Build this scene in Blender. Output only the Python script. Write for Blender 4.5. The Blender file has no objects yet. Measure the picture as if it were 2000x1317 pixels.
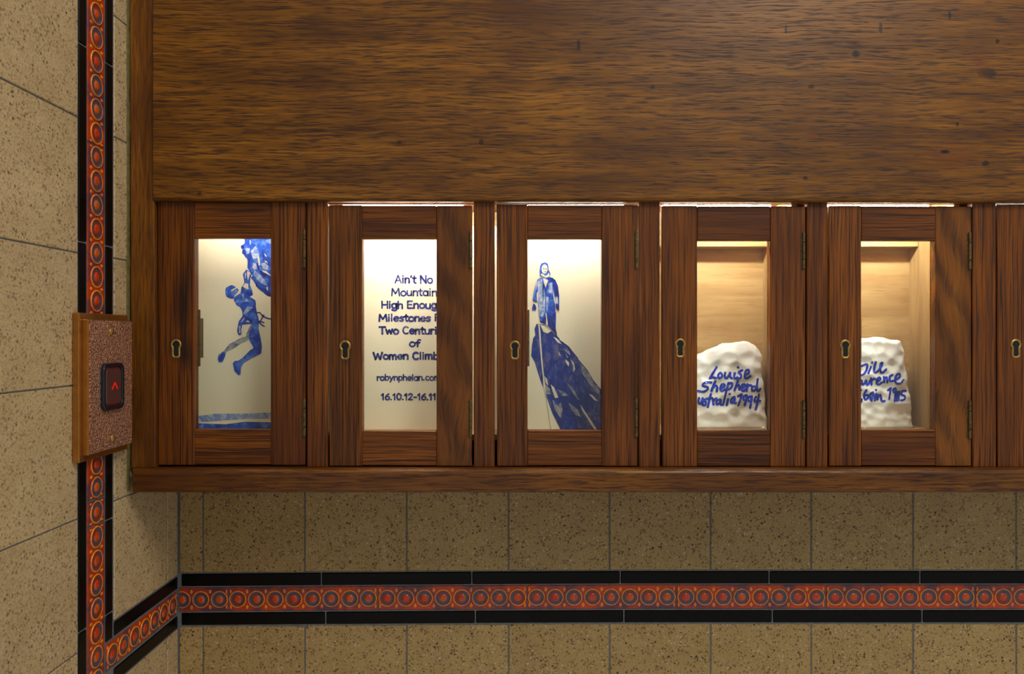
import bpy, bmesh, math, random
from mathutils import Vector, noise, geometry
from mathutils.bvhtree import BVHTree
random.seed(7)
sc = bpy.context.scene
C = sc.collection
F = 1510.0; CY = 658.5; D = 1.172        # focal length in px (2000 wide), image centre row, camera to back wall
# ---------------------------------------------------------------- camera, light, exposure
cam_d = bpy.data.cameras.new('camera'); cam = bpy.data.objects.new('camera', cam_d); C.objects.link(cam)
cam.location = (0, -D, 0); cam.rotation_euler = (math.pi/2, 0, 0)
cam_d.sensor_width = 36; cam_d.lens = 36*F/2000; cam_d.clip_start = .01
sc.camera = cam
w = bpy.data.worlds.new('world'); sc.world = w; w.use_nodes = True
w.node_tree.nodes['Background'].inputs[0].default_value = (1.0, .97, .92, 1)
w.node_tree.nodes['Background'].inputs[1].default_value = .42
def area(name, loc, target, size, power, col):
    l = bpy.data.lights.new(name, 'AREA'); l.size = size; l.energy = power; l.color = col
    o = bpy.data.objects.new(name, l); C.objects.link(o); o.location = loc
    o.rotation_euler = (Vector(target)-Vector(loc)).to_track_quat('-Z', 'Y').to_euler()
area('ceiling_light', (1.0, -1.75, 1.75), (-.2, 0, -.1), .8, 30, (1, .94, .84))
sc.view_settings.view_transform = 'Standard'; sc.view_settings.look = 'None'
sc.view_settings.gamma = 1; sc.view_settings.use_curve_mapping = False; sc.view_settings.exposure = 0
TUBE = [54, 185, 102, 175, 175, 110]           # strengths of the compartment lamps

# ---------------------------------------------------------------- helpers
def P(px, py, d): return Vector(((px-1000)/F*d, d-D, (CY-py)/F*d))
def X(px, d): return (px-1000)/F*d
def Z(py, d): return (CY-py)/F*d
def srgb(r, g, b):
    f = lambda c: (c/255/12.92) if c/255 <= .04045 else ((c/255+.055)/1.055)**2.4
    return (f(r), f(g), f(b), 1)
def tag(o, label=None, cat=None, group=None, kind=None):
    if label: o['label'] = label
    if cat: o['category'] = cat
    if group: o['group'] = group
    if kind: o['kind'] = kind
    return o
def wpos(o):
    v = Vector(o.location)
    while o.parent: o = o.parent; v += Vector(o.location)
    return v
def put(name, me, mats, parent, loc):
    o = bpy.data.objects.new(name, me); C.objects.link(o)
    if me and not me.materials:
        for m in (mats if isinstance(mats, (list, tuple)) else [mats]): me.materials.append(m)
    o.parent = parent
    o.location = Vector(loc) - (wpos(parent) if parent else Vector((0, 0, 0)))
    return o
def build(name, bm, mats, parent=None, smooth=False, orig=None):
    bmesh.ops.recalc_face_normals(bm, faces=bm.faces[:])
    if orig is None:
        xs = [v.co for v in bm.verts]
        orig = Vector([(min(c[i] for c in xs)+max(c[i] for c in xs))/2 for i in range(3)])
    for v in bm.verts: v.co -= orig
    me = bpy.data.meshes.new(name); bm.to_mesh(me); bm.free()
    if smooth:
        for p in me.polygons: p.use_smooth = True
    return put(name, me, mats, parent, orig)
def empty(name, loc, label, cat, group=None):
    o = bpy.data.objects.new(name, None); C.objects.link(o); o.location = loc; o.empty_display_size = .03
    return tag(o, label, cat, group)
def bev(bm, w, seg=1, edges=None):
    if w > 0: bmesh.ops.bevel(bm, geom=(edges or bm.edges[:]), offset=w, segments=seg, affect='EDGES', profile=.5)
def box(x0, x1, y0, y1, z0, z1, b=0, seg=1, bm=None):
    own = bm is None
    if own: bm = bmesh.new()
    vs = [bm.verts.new((x, y, z)) for x in (x0, x1) for y in (y0, y1) for z in (z0, z1)]
    for q in ((0,1,3,2),(4,6,7,5),(0,4,5,1),(2,3,7,6),(0,2,6,4),(1,5,7,3)): bm.faces.new([vs[i] for i in q])
    if own: bev(bm, b, seg)
    return bm
def quad(corners, d0, d1, b=0, seg=1):
    """board whose front face has 4 px corners (tl,tr,br,bl) at depth d0, back at d1"""
    bm = bmesh.new()
    f = [bm.verts.new(P(x, y, d0)) for x, y in corners]
    k = [bm.verts.new(v.co+Vector((0, d1-d0, 0))) for v in f]
    bm.faces.new(f); bm.faces.new(k[::-1])
    for i in range(4): bm.faces.new((f[i], k[i], k[(i+1) % 4], f[(i+1) % 4]))
    bev(bm, b, seg)
    return bm
def prism(pts, fn, h):
    """polygon pts (2D) extruded: fn(x,y,t)->Vector with t 0..h"""
    bm = bmesh.new()
    a = [bm.verts.new(fn(x, y, 0)) for x, y in pts]; b = [bm.verts.new(fn(x, y, h)) for x, y in pts]
    tris = geometry.tessellate_polygon([[Vector((x, y, 0)) for x, y in pts]])
    for t in tris:
        try: bm.faces.new([a[i] for i in t]); bm.faces.new([b[i] for i in reversed(t)])
        except ValueError: pass
    n = len(pts)
    for i in range(n):
        try: bm.faces.new((a[i], b[i], b[(i+1) % n], a[(i+1) % n]))
        except ValueError: pass
    return bm

# ---------------------------------------------------------------- materials
class M:
    def __init__(s, name, rough=.5, metal=0, spec=.5, coat=0):
        s.m = bpy.data.materials.new(name); s.m.use_nodes = True; s.t = s.m.node_tree; s.b = s.t.nodes['Principled BSDF']
        s.b.inputs['Roughness'].default_value = rough; s.b.inputs['Metallic'].default_value = metal
        s.b.inputs['Specular IOR Level'].default_value = spec; s.b.inputs['Coat Weight'].default_value = coat
        s.b.inputs['Coat Roughness'].default_value = .25
    def n(s, typ, **kw):
        nd = s.t.nodes.new(typ)
        for k, v in kw.items():
            if hasattr(nd, k): setattr(nd, k, v)
        return nd
    def l(s, a, b): s.t.links.new(a, b)
    def set(s, sock, v):
        if hasattr(v, 'is_linked') or isinstance(v, bpy.types.NodeSocket): s.l(v, sock)
        else: sock.default_value = v
    def math(s, op, a, b=0, c=0, clamp=False):
        nd = s.n('ShaderNodeMath', operation=op, use_clamp=clamp)
        for i, v in enumerate((a, b, c)): s.set(nd.inputs[i], v)
        return nd.outputs[0]
    def vec(s, op, a, b):
        nd = s.n('ShaderNodeVectorMath', operation=op); s.set(nd.inputs[0], a); s.set(nd.inputs[1], b)
        return nd.outputs['Value' if op in ('LENGTH', 'DISTANCE', 'DOT_PRODUCT') else 'Vector']
    def noise(s, v, scale=1, detail=3, rough=.55, dist=0):
        nd = s.n('ShaderNodeTexNoise'); s.l(v, nd.inputs['Vector'])
        nd.inputs['Scale'].default_value = scale; nd.inputs['Detail'].default_value = detail
        nd.inputs['Roughness'].default_value = rough; nd.inputs['Distortion'].default_value = dist
        return nd.outputs['Fac']
    def ramp(s, f, stops):
        nd = s.n('ShaderNodeValToRGB'); s.l(f, nd.inputs[0]); e = nd.color_ramp.elements
        while len(e) < len(stops): e.new(.5)
        for i, (p, c) in enumerate(stops): e[i].position = p; e[i].color = c if len(c) == 4 else (*c, 1)
        return nd.outputs['Color']
    def mr(s, f, a, b, c=0, d=1):
        nd = s.n('ShaderNodeMapRange'); s.set(nd.inputs[0], f)
        for i, v in enumerate((a, b, c, d)): nd.inputs[i+1].default_value = v
        return nd.outputs[0]
    def mix(s, f, a, b, mode='MIX'):
        nd = s.n('ShaderNodeMix', data_type='RGBA', blend_type=mode)
        s.set(nd.inputs[0], f); s.set(nd.inputs[6], a); s.set(nd.inputs[7], b)
        return nd.outputs[2]
    def col(s, v): s.set(s.b.inputs['Base Color'], v)
    def bump(s, h, strength=.3, dist=.001):
        nd = s.n('ShaderNodeBump'); nd.inputs['Strength'].default_value = strength; nd.inputs['Distance'].default_value = dist
        s.set(nd.inputs['Height'], h); s.l(nd.outputs[0], s.b.inputs['Normal'])
    def pos(s): return s.n('ShaderNodeNewGeometry').outputs['Position']
    def obj(s, k=11):
        o = s.n('ShaderNodeTexCoord').outputs['Object']; r = s.n('ShaderNodeObjectInfo').outputs['Random']
        cx = s.n('ShaderNodeCombineXYZ'); a = s.math('MULTIPLY', r, k); b = s.math('MULTIPLY', r, k*1.7)
        s.l(a, cx.inputs[0]); s.l(b, cx.inputs[2]); s.l(s.math('MULTIPLY', r, k*.6), cx.inputs[1])
        return s.vec('ADD', o, cx.outputs[0]), r, o
def plain(name, c, rough=.5, metal=0, spec=.5, coat=0, var=.12, nscale=90):
    m = M(name, rough, metal, spec, coat); f = m.noise(m.pos(), nscale, 4)
    a = tuple(x*(1-var) for x in c[:3])+(1,); b = tuple(min(1, x*(1+var)) for x in c[:3])+(1,)
    m.col(m.ramp(f, [(.3, a), (.7, b)])); return m.m

def wood(name, axis, tone=1.0, red=0.0, wav=.35, marks=(), dash=.75, pore=1.0, rough=.36, stain=(), fineL=False, flame=False):
    """varnished hardwood; grain runs along axis ('x' or 'z')"""
    m = M(name, rough, 0, .3, .06)
    v, rnd, loc = m.obj()
    warp = m.noise(m.vec('MULTIPLY', v, (9, 9, 9)), 1, 2)
    def st(a, c):   # stretched coordinates: a cycles/m along the grain, c across
        s = (a, c, c) if axis == 'x' else (c, c, a)
        vv = m.vec('MULTIPLY', v, s)
        cx = m.n('ShaderNodeCombineXYZ'); off = m.math('MULTIPLY', warp, c*wav*.012)
        m.l(off, cx.inputs[2 if axis == 'x' else 0]); return m.vec('ADD', vv, cx.outputs[0])
    band = m.noise(st(3, 34), 1, 3)
    mid = m.noise(st(5, 300) if fineL else st(13, 270), 1, 4, .6)
    fine = m.noise(st(9, 520) if fineL else st(34, 600), 1, 3, .55)
    hair = m.noise(st(20, 1100), 1, 2, .5)
    g = lambda k: tuple(c*tone*k for c in (1, 1, 1))
    def c3(r, gg, b): 
        q = srgb(r, gg, b) if not fineL else srgb(min(255, r*1.07), gg, b*.65); return (q[0]*tone*(1+red*.3), q[1]*tone*(1-red*.35), q[2]*tone*(1-red*.5), 1)
    base = m.ramp(m.math('ADD', m.math('MULTIPLY', band, .55), m.math('MULTIPLY', mid, .45)),
                  [(.33, c3(84, 48, 12)), (.46, c3(118, 73, 16)), (.56, c3(142, 90, 22)), (.68, c3(164, 108, 30))])
    d1 = m.mr(fine, .5-.02*pore, .64, 0, 1)
    base = m.mix(m.math('MULTIPLY', d1, dash), base, c3(34, 17, 10) if fineL else c3(42, 22, 12))
    base = m.mix(m.math('MULTIPLY', m.mr(hair, .5, .72), .45*pore), base, c3(30, 15, 10))
    if flame:
        wv = m.n('ShaderNodeTexWave', wave_type='BANDS', bands_direction='DIAGONAL'); m.l(m.vec('MULTIPLY', v, (1, 1, .45)), wv.inputs['Vector'])
        wv.inputs['Scale'].default_value = 16; wv.inputs['Distortion'].default_value = 9; wv.inputs['Detail'].default_value = 3; wv.inputs['Detail Scale'].default_value = .6
        base = m.mix(m.mr(wv.outputs['Fac'], .3, .9, 0, .3), base, c3(172, 104, 28)); base = m.mix(m.mr(wv.outputs['Fac'], .0, .35, .3, 0), base, c3(70, 32, 12))
    big = m.noise(m.vec('MULTIPLY', v, (7, 7, 7)), 1, 2)
    base = m.mix(m.mr(big, .48, .72, 0, .5), base, c3(78, 42, 14))
    base = m.mix(m.math('MULTIPLY', m.mr(rnd, 0, 1, 0, .28), 1), base, c3(70, 32, 10))
    # knots, nail plugs and burns: spots (x, z, rx, rz, strength, colour)
    for (x, z, rx, rz, k, c) in marks:
        dd = m.vec('SUBTRACT', loc, (x, 0, z)); dd = m.vec('MULTIPLY', dd, (1/rx, 0, 1/rz))
        rad = m.vec('LENGTH', dd, (0, 0, 0)); rad = m.math('ADD', rad, m.math('MULTIPLY', m.math('SUBTRACT', m.noise(v, 130, 2), .5), 1.1))
        base = m.mix(m.mr(rad, .55, 1.1, k, 0), base, c)
    for (x, z, rx, rz, k, c) in stain:
        dd = m.vec('SUBTRACT', loc, (x, 0, z)); dd = m.vec('MULTIPLY', dd, (1/rx, 0, 1/rz))
        rad = m.math('ADD', m.vec('LENGTH', dd, (0, 0, 0)), m.math('MULTIPLY', m.math('SUBTRACT', mid, .5), 1.3))
        base = m.mix(m.mr(rad, .25, 1.15, k, 0), base, c)
    m.col(base)
    m.bump(m.math('SUBTRACT', m.math('MULTIPLY', mid, .3), m.math('MULTIPLY', d1, .6)), .22, .0006)
    m.l(m.mr(d1, 0, 1, rough, rough+.2), m.b.inputs['Roughness'])
    return m.m

DK = srgb(24, 14, 14)
# ---- terrazzo-like speckled ceramic tile
def tile_mat(name, c1, c2, dots=1.0):
    m = M(name, .48, 0, .4)
    p = m.pos(); r = m.n('ShaderNodeObjectInfo').outputs['Random']
    wob = m.noise(p, 420, 2)
    base = m.ramp(m.math('ADD', m.math('MULTIPLY', m.noise(p, 22, 3), .5), m.math('MULTIPLY', wob, .5)), [(.36, c1), (.64, c2)])
    base = m.mix(m.mr(r, 0, 1, 0, .16), base, srgb(120, 92, 48))
    fine = m.noise(p, 620, 2, .6)
    base = m.mix(m.mr(fine, .53, .66, 0, .55), base, srgb(92, 64, 34))
    base = m.mix(m.mr(m.noise(m.vec('ADD', p, (3, 5, 1)), 520, 2, .6), .58, .7, 0, .42), base, srgb(205, 190, 158))
    for sca, th, k, c, off in ((190, .30, .8, srgb(84, 40, 18), 0), (120, .20, .95, srgb(34, 20, 14), 4), (150, .22, .5, srgb(206, 196, 172), 9), (250, .30, .7, srgb(70, 36, 20), 14)):
        vo = m.n('ShaderNodeTexVoronoi'); vv = m.vec('ADD', p, (off, off, off))
        vv = m.vec('ADD', vv, m.vec('MULTIPLY', m.vec('SUBTRACT', m.n('ShaderNodeTexNoise').outputs['Color'], (.5, .5, .5)), (.0, .0, .0)))
        m.l(vv, vo.inputs['Vector']); vo.inputs['Scale'].default_value = sca
        dist = m.math('ADD', vo.outputs['Distance'], m.math('MULTIPLY', m.math('SUBTRACT', fine, .5), .35))
        sel = m.mr(m.noise(m.vec('ADD', p, (off+1, 0, 0)), sca*.35, 1), .42, .55)
        base = m.mix(m.math('MULTIPLY', m.mr(dist, th*.6, th*1.25, k*dots, 0), sel), base, c)
    m.col(base); m.bump(wob, .15, .0004)
    return m.m
TILE = tile_mat('speckled_tile', srgb(158, 130, 76), srgb(176, 148, 92))
TILE_L = tile_mat('speckled_tile_lit', srgb(190, 162, 116), srgb(208, 182, 136), .75)  # same tile, with the left wall's stronger light put into its colour
BLACK = plain('black_glaze', (.002, .0018, .0015, 1), .3, 0, .16, var=.5, nscale=30)
GROUT = plain('grout', srgb(104, 108, 110), .9, 0, .2, var=.2)
def glaze(name, ca, cb, lo=.42, hi=.6, sc_=28):
    m = M(name, .24, 0, .5)
    f = m.noise(m.pos(), sc_, 3)
    c = m.ramp(f, [(lo, ca), (hi, cb)])
    c = m.mix(m.mr(m.noise(m.pos(), 260, 2), .5, .7, 0, .35), c, srgb(60, 24, 22))
    m.col(c); return m.m
G_BASE = glaze('glaze_ground', srgb(186, 60, 12), srgb(92, 52, 66))
G_RIM = glaze('glaze_rim', srgb(240, 140, 30), srgb(214, 116, 34))
G_GRV = glaze('glaze_groove', srgb(120, 50, 34), srgb(72, 72, 88), .4, .52)
G_BOSS = glaze('glaze_boss', srgb(196, 54, 10), srgb(204, 88, 20))
BRASS = plain('aged_brass', srgb(168, 134, 66), .45, .6, .5, var=.35, nscale=300)
BRASS_D = plain('tarnished_brass', srgb(104, 86, 54), .5, .75, .5, var=.45, nscale=240)
BRONZE = plain('bronze', srgb(176, 122, 58), .3, .8, .5, var=.15, nscale=60)
HOLE = plain('hole_shade_black', (.003, .003, .003, 1), .8)  # black painted for the shade inside keyholes and screw slots
# hammered copper
m = M('hammered_copper', .34, .65, .5)
vo = m.n('ShaderNodeTexVoronoi'); m.l(m.vec('ADD', m.pos(), (0, 0, 0)), vo.inputs['Vector']); vo.inputs['Scale'].default_value = 430
m.col(m.ramp(m.noise(m.pos(), 500, 3), [(.38, srgb(142, 94, 70)), (.62, srgb(244, 184, 150))])); m.bump(vo.outputs['Distance'], .9, .0016)
COPPER = m.m
PLASTIC = plain('dark_blue_black_plastic', srgb(16, 22, 34), .35)
m = M('smoked_red_lens', .12, 0, .6); m.col(srgb(84, 52, 46)); LENS = m.m
m = M('lit_red', .4); m.col(srgb(200, 10, 5)); m.b.inputs['Emission Color'].default_value = (1, .02, .01, 1); m.b.inputs['Emission Strength'].default_value = .35; REDLIT = m.m
m = M('red_rim_glow', .4); m.col(srgb(150, 8, 8)); m.b.inputs['Emission Color'].default_value = (1, .01, .01, 1); m.b.inputs['Emission Strength'].default_value = .03; REDRIM = m.m
# birch plywood
def ply(name, axis, k=1.0):
    m = M(name, .5, 0, .35); v, rnd, loc = m.obj(5)
    s = (5, 60, 60) if axis == 'x' else (60, 60, 5)
    a = m.noise(m.vec('MULTIPLY', v, s), 1, 4, .55, .4)
    s2 = (40, 500, 500) if axis == 'x' else (500, 500, 40)
    b = m.noise(m.vec('MULTIPLY', v, s2), 1, 2)
    q = lambda r, g, bb: tuple(x*k for x in srgb(r, g, bb)[:3])+(1,)
    c = m.ramp(a, [(.32, q(150, 118, 72)), (.5, q(168, 136, 88)), (.68, q(182, 152, 102))])
    c = m.mix(m.mr(b, .58, .78, 0, .4), c, q(104, 74, 42))
    c = m.mix(m.mr(m.noise(v, 18, 2), .55, .7, 0, .3), c, q(140, 100, 60))
    m.col(c); return m.m
PLY = ply('birch_ply_flat', 'x'); PLY_V = ply('birch_ply_upright', 'z', .93)
# sheet of frosted film / paper
m = M('cream_sheet', .7, 0, .2); f = m.noise(m.pos(), 700, 2)
m.col(m.ramp(f, [(.3, srgb(222, 214, 186)), (.7, srgb(230, 222, 196))]))
PAPER = m.m
def paint(name, a, b, c, lo=.4, hi=.62, sc_=60, strq=(1, 1, 1)):
    m = M(name, .6, 0, .2)
    v = m.vec('MULTIPLY', m.pos(), strq)
    f = m.noise(v, sc_, 5, .6, .6)
    m.col(m.ramp(f, [(lo, a), ((lo+hi)/2, b), (hi, c)])); return m.m
INK = paint('blue_wash', srgb(18, 52, 150), srgb(32, 82, 186), srgb(88, 132, 208), .38, .66, 90)
INK_D = paint('deep_blue_wash', srgb(12, 26, 112), srgb(20, 46, 146), srgb(40, 84, 184), .4, .68, 80)
INK_L = paint('pale_blue_wash', srgb(96, 128, 196), srgb(140, 160, 204), srgb(186, 192, 204), .38, .62, 140)
INK_G = paint('grey_blue_wash', srgb(84, 98, 140), srgb(120, 128, 150), srgb(160, 160, 158), .38, .62, 120)
INK_R = paint('peak_wash', srgb(14, 34, 120), srgb(30, 52, 134), srgb(96, 92, 128), .38, .66, 75, (1.6, 1, .8))
INK_C = paint('cream_gap', srgb(206, 200, 176), srgb(214, 208, 186), srgb(224, 216, 196))
INK_T = paint('letter_ink', srgb(22, 34, 120), srgb(48, 52, 132), srgb(110, 108, 150), .42, .66, 110)
m = M('porcelain', .28, 0, .5); m.col(m.ramp(m.noise(m.pos(), 40, 2), [(.3, srgb(226, 228, 222)), (.7, srgb(238, 238, 230))]))
m.b.inputs['Subsurface Weight'].default_value = .0; PORC = m.m
INK_P = paint('cobalt_brush', srgb(6, 26, 150), srgb(14, 56, 190), srgb(60, 100, 214), .38, .7, 160)
# glass pane
m = M('pane_glass'); t = m.t; t.nodes.remove(m.b)
tr = m.n('ShaderNodeBsdfTransparent'); tr.inputs[0].default_value = (.97, .99, .975, 1)
gl = m.n('ShaderNodeBsdfGlossy'); gl.inputs['Roughness'].default_value = .03
mx = m.n('ShaderNodeMixShader')
mx.inputs[0].default_value = .035; m.l(tr.outputs[0], mx.inputs[1]); m.l(gl.outputs[0], mx.inputs[2])
m.l(mx.outputs[0], t.nodes['Material Output'].inputs[0]); GLASS = m.m
def tube_mat(s):
    m = M('tube_light_%d' % s); m.col((1, 1, 1, 1)); m.b.inputs['Emission Color'].default_value = (1, 1, .93, 1); m.b.inputs['Emission Strength'].default_value = s
    return m.m
CAULK = plain('olive_sealant', srgb(88, 80, 36), .7, var=.35, nscale=160)

# ---------------------------------------------------------------- walls
XL = -.506
wb = build('wall_back', box(-.52, 1.09, .0014, .06, -.74, .72), GROUT); tag(wb, 'cream speckled tile wall behind and below the wooden cabinet, with an orange ring border', kind='structure')
wl = build('wall_left', box(-.57, XL-.0014, -.86, .0013, -.74, .72), GROUT); tag(wl, 'left side wall of cream speckled tiles with an upright orange ring border', kind='structure')
cache = {}
def slab(a0, a1, z0, z1, parent, name, mat, side, b=.0009, rot=0, t=.006):
    """tile on back wall (side 'b': a = x) or left wall (side 'l': a = depth)"""
    wd, h = a1-a0, z1-z0
    key = (side, round(wd, 4), round(h, 4), mat.name)
    if key not in cache:
        bm = box(-wd/2, wd/2, 0, t, -h/2, h/2, b) if side == 'b' else box(-t, 0, -wd/2, wd/2, -h/2, h/2, b)
        bmesh.ops.recalc_face_normals(bm, faces=bm.faces[:])
        me = bpy.data.meshes.new(name); bm.to_mesh(me); bm.free(); me.materials.append(mat); cache[key] = me
    j = random.uniform(-.00025, .00025)
    loc = ((a0+a1)/2, j, (z0+z1)/2) if side == 'b' else (XL+j, (a0+a1)/2-D, (z0+z1)/2)
    o = put(name, cache[key], mat, parent, loc)
    if rot: o.rotation_euler.y = rot
    return o
def dy(px): return 5.5*max(0, (1250-px)/900)**1.4
k0 = D
def ringmesh(n, pitch, H, side, start=0.0, parts=None):
    """strip tile with n embossed rings; u along, v across, h out of the wall"""
    L = n*pitch-.0016
    bm = bmesh.new()
    def mp(u, v, h): return Vector((u, -h, v)) if side == 'b' else (Vector((h, u, v)) if side == 'lh' else Vector((h, v, u)))
    cs = [(-L/2, -H/2), (L/2, -H/2), (L/2, H/2), (-L/2, H/2)]
    i = .0008
    top = [bm.verts.new(mp(u-math.copysign(i, u), v-math.copysign(i, v), 0)) for u, v in cs]
    rim = [bm.verts.new(mp(u, v, -i)) for u, v in cs]; bot = [bm.verts.new(mp(u, v, -.006)) for u, v in cs]
    bm.faces.new(top)
    for A, B in ((top, rim), (rim, bot)):
        for q in range(4): bm.faces.new((A[q], B[q], B[(q+1) % 4], A[(q+1) % 4]))
    R = pitch/2
    prof = [(.925, -.0003, 1), (.915, .0009, 1), (.86, .0013, 1), (.80, .0009, 1), (.74, .0003, 2), (.60, .0001, 2), (.43, .0003, 2), (.37, .0006, 3), (.33, .0014, 3), (.20, .0018, 3), (0, .0016, 3)]
    N = 26
    for c in range(n):
        cu = (c-(n-1)/2)*pitch
        prev = None
        for (r, h, mi) in prof:
            if r == 0: cur = [bm.verts.new(mp(cu, 0, h))]
            else: cur = [bm.verts.new(mp(cu+R*r*math.cos(2*math.pi*q/N), R*r*math.sin(2*math.pi*q/N), h)) for q in range(N)]
            if prev:
                for q in range(N):
                    f = bm.faces.new((prev[q], prev[(q+1) % N], cur[(q+1) % N], cur[q]) if len(cur) > 1 else (prev[q], prev[(q+1) % N], cur[0]))
                    f.material_index = mi; f.smooth = True
            prev = cur
    for c in range(n+1):
        cu = (c-n/2)*pitch
        for sgn in (-1, 1):
            for (ou, ov, s1, s2) in ((0, R*.83, .0024, .0036),):
                if abs(cu) > L/2-.003: uu = cu-math.copysign(.0034, cu); s1 = .0016
                else: uu = cu
                ring = [bm.verts.new(mp(uu+s1*math.cos(a), sgn*ov+s2*math.sin(a), -.0002)) for a in [q*math.pi/4 for q in range(8)]]
                ap = bm.verts.new(mp(uu, sgn*ov, .0016))
                for q in range(8):
                    f = bm.faces.new((ring[q], ring[(q+1) % 8], ap)); f.material_index = 1; f.smooth = True
    bmesh.ops.recalc_face_normals(bm, faces=bm.faces[:])
    me = bpy.data.meshes.new('ring_tile'); bm.to_mesh(me); bm.free()
    for mm in (G_BASE, G_RIM, G_GRV, G_BOSS): me.materials.append(mm)
    return me
rc = {}
def ring_tile(n, pitch, H, side, loc, parent, rot=0):
    k = (n, round(pitch, 5), round(H, 4), side)
    if k not in rc: rc[k] = ringmesh(n, pitch, H, side)
    o = put('ring_tile', rc[k], None, parent, loc)
    if rot: o.rotation_euler.y = rot
    return o
# back wall field tiles
J = [396, 595, 794, 993, 1190.5, 1388, 1584.5, 1783.5, 1985, 2183, 2381]
edges = [349.3]+J
g = .0010
for i in range(len(edges)-1):
    x0, x1 = X(edges[i], k0)+g, X(edges[i+1], k0)-g
    pm = (edges[i]+edges[i+1])/2; d_ = dy(pm)
    slab(x0, x1, Z(1113.5+d_, k0), Z(932, k0), wb, 'wall_tile', TILE, 'b')
    slab(x0, x1, Z(1416+d_, k0), Z(1220+d_, k0), wb, 'wall_tile', TILE, 'b')
    slab(x0, x1, Z(1600, k0), Z(1419+d_, k0), wb, 'wall_tile', TILE, 'b')
def slope(px): return math.atan((dy(px+5)-dy(px-5))/10)
for js, ya, yb in (([353, 627.5, 921.5, 1211.5, 1502.7, 1797.5, 2088, 2378], 1116.3, 1140.4), ([353, 636, 928.4, 1218.8, 1509, 1801.7, 2092, 2378], 1192.6, 1216.6)):
    for a, b in zip(js, js[1:]):
        pm = (a+b)/2
        slab(X(a, k0)+g*.9, X(b, k0)-g*.9, Z(yb+dy(pm), k0), Z(ya+dy(pm), k0), wb, 'black_border_tile', BLACK, 'b', .0012, slope(pm))
pb = 291.6/8/F*D
HB = (1189.6-1143.2)/F*D
for c in range(-1, 6):
    pm = 446+291.7*(c+.5)
    if c == -1:
        pm = 446.5-36.4*1.3; me = ringmesh(3, pb, HB, 'b'); cut = X(351.5, k0)-X(392, k0); bb = bmesh.new(); bb.from_mesh(me)
        bmesh.ops.bisect_plane(bb, geom=bb.verts[:]+bb.edges[:]+bb.faces[:], plane_co=(cut, 0, 0), plane_no=(-1, 0, 0), clear_outer=True); bb.to_mesh(me); bb.free()
        o = put('ring_tile', me, None, wb, (X(392, k0), 0, Z(1166.3+dy(392), k0))); o.rotation_euler.y = slope(392); continue
    ring_tile(8, pb, HB, 'b', (X(pm, k0), 0, Z(1166.3+dy(pm), k0)), wb, slope(pm))
ring_tile(8, pb, HB, 'b', (X(446+291.7*6.5-0, k0), 0, Z(1166.3, k0)), wb)
# left wall field tiles
zr = [.725, .569, .4125, .2565, .098, -.0562, -.2125, -.3685, -.524, -.68]
for a, b in ((.3295+.11, .5905), (.5925, .7465), (.749, .9015)):
    for z1, z0 in zip(zr, zr[1:]): slab(a+g*.8, b-g*.4, z0+g*.8, z1-g*.8, wl, 'wall_tile', TILE_L, 'l')
zr2 = [.72, .565, .4095, .2548, .1003, -.056, -.2092, -.3615]
for a, b in ((.9835, 1.1343), (1.1355, 1.1712)):
    for z1, z0 in zip(zr2, zr2[1:]): slab(a+g*.6, b-g*.6, z0+g*.8, z1-g*.8, wl, 'wall_tile', TILE_L, 'l')
    slab(a+g*.6, b-g*.6, -.738, -.598, wl, 'wall_tile', TILE_L, 'l')
    slab(a+g*.6, b-g*.6, -.596, -.4432, wl, 'wall_tile', TILE_L, 'l')
for zs, a, b in (([.578, .345, .112, -.121, -.3467, -.58], .9031, .9200), ([.572, .343, .114, -.115, -.2294, -.348, -.3825], .9635, .9805)):
    for z1, z0 in zip(zs, zs[1:]): slab(a+.0003, b, z0+g*.8, z1-g*.8, wl, 'black_border_tile', BLACK, 'l', .0012)
slab(.9845, 1.1705, -.3812, -.3632, wl, 'black_border_tile', BLACK, 'l', .0012)
slab(.9845, 1.1705, -.4408, -.4225, wl, 'black_border_tile', BLACK, 'l', .0012)
HV = .0385; ym = .9415-D
for z in (.350, .1168): ring_tile(8, .2335/8, HV, 'lv', (XL, ym, z), wl)
ring_tile(8, .2335/8, HV, 'lv', (XL, ym, .5835), wl)
ring_tile(7, .197/7, HV, 'lv', (XL, ym, -.0985), wl)
ring_tile(1, .0305, HV, 'lv', (XL, ym, -.2131), wl)
ring_tile(8, .2335/8, HV, 'lv', (XL, ym, -.2290-.11675), wl)
ring_tile(8, .2335/8, HV, 'lv', (XL, ym, -.4640-.11675), wl)
ring_tile(7, .203/7, .0335, 'lh', (XL, 1.0655-D, -.4015), wl)

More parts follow.
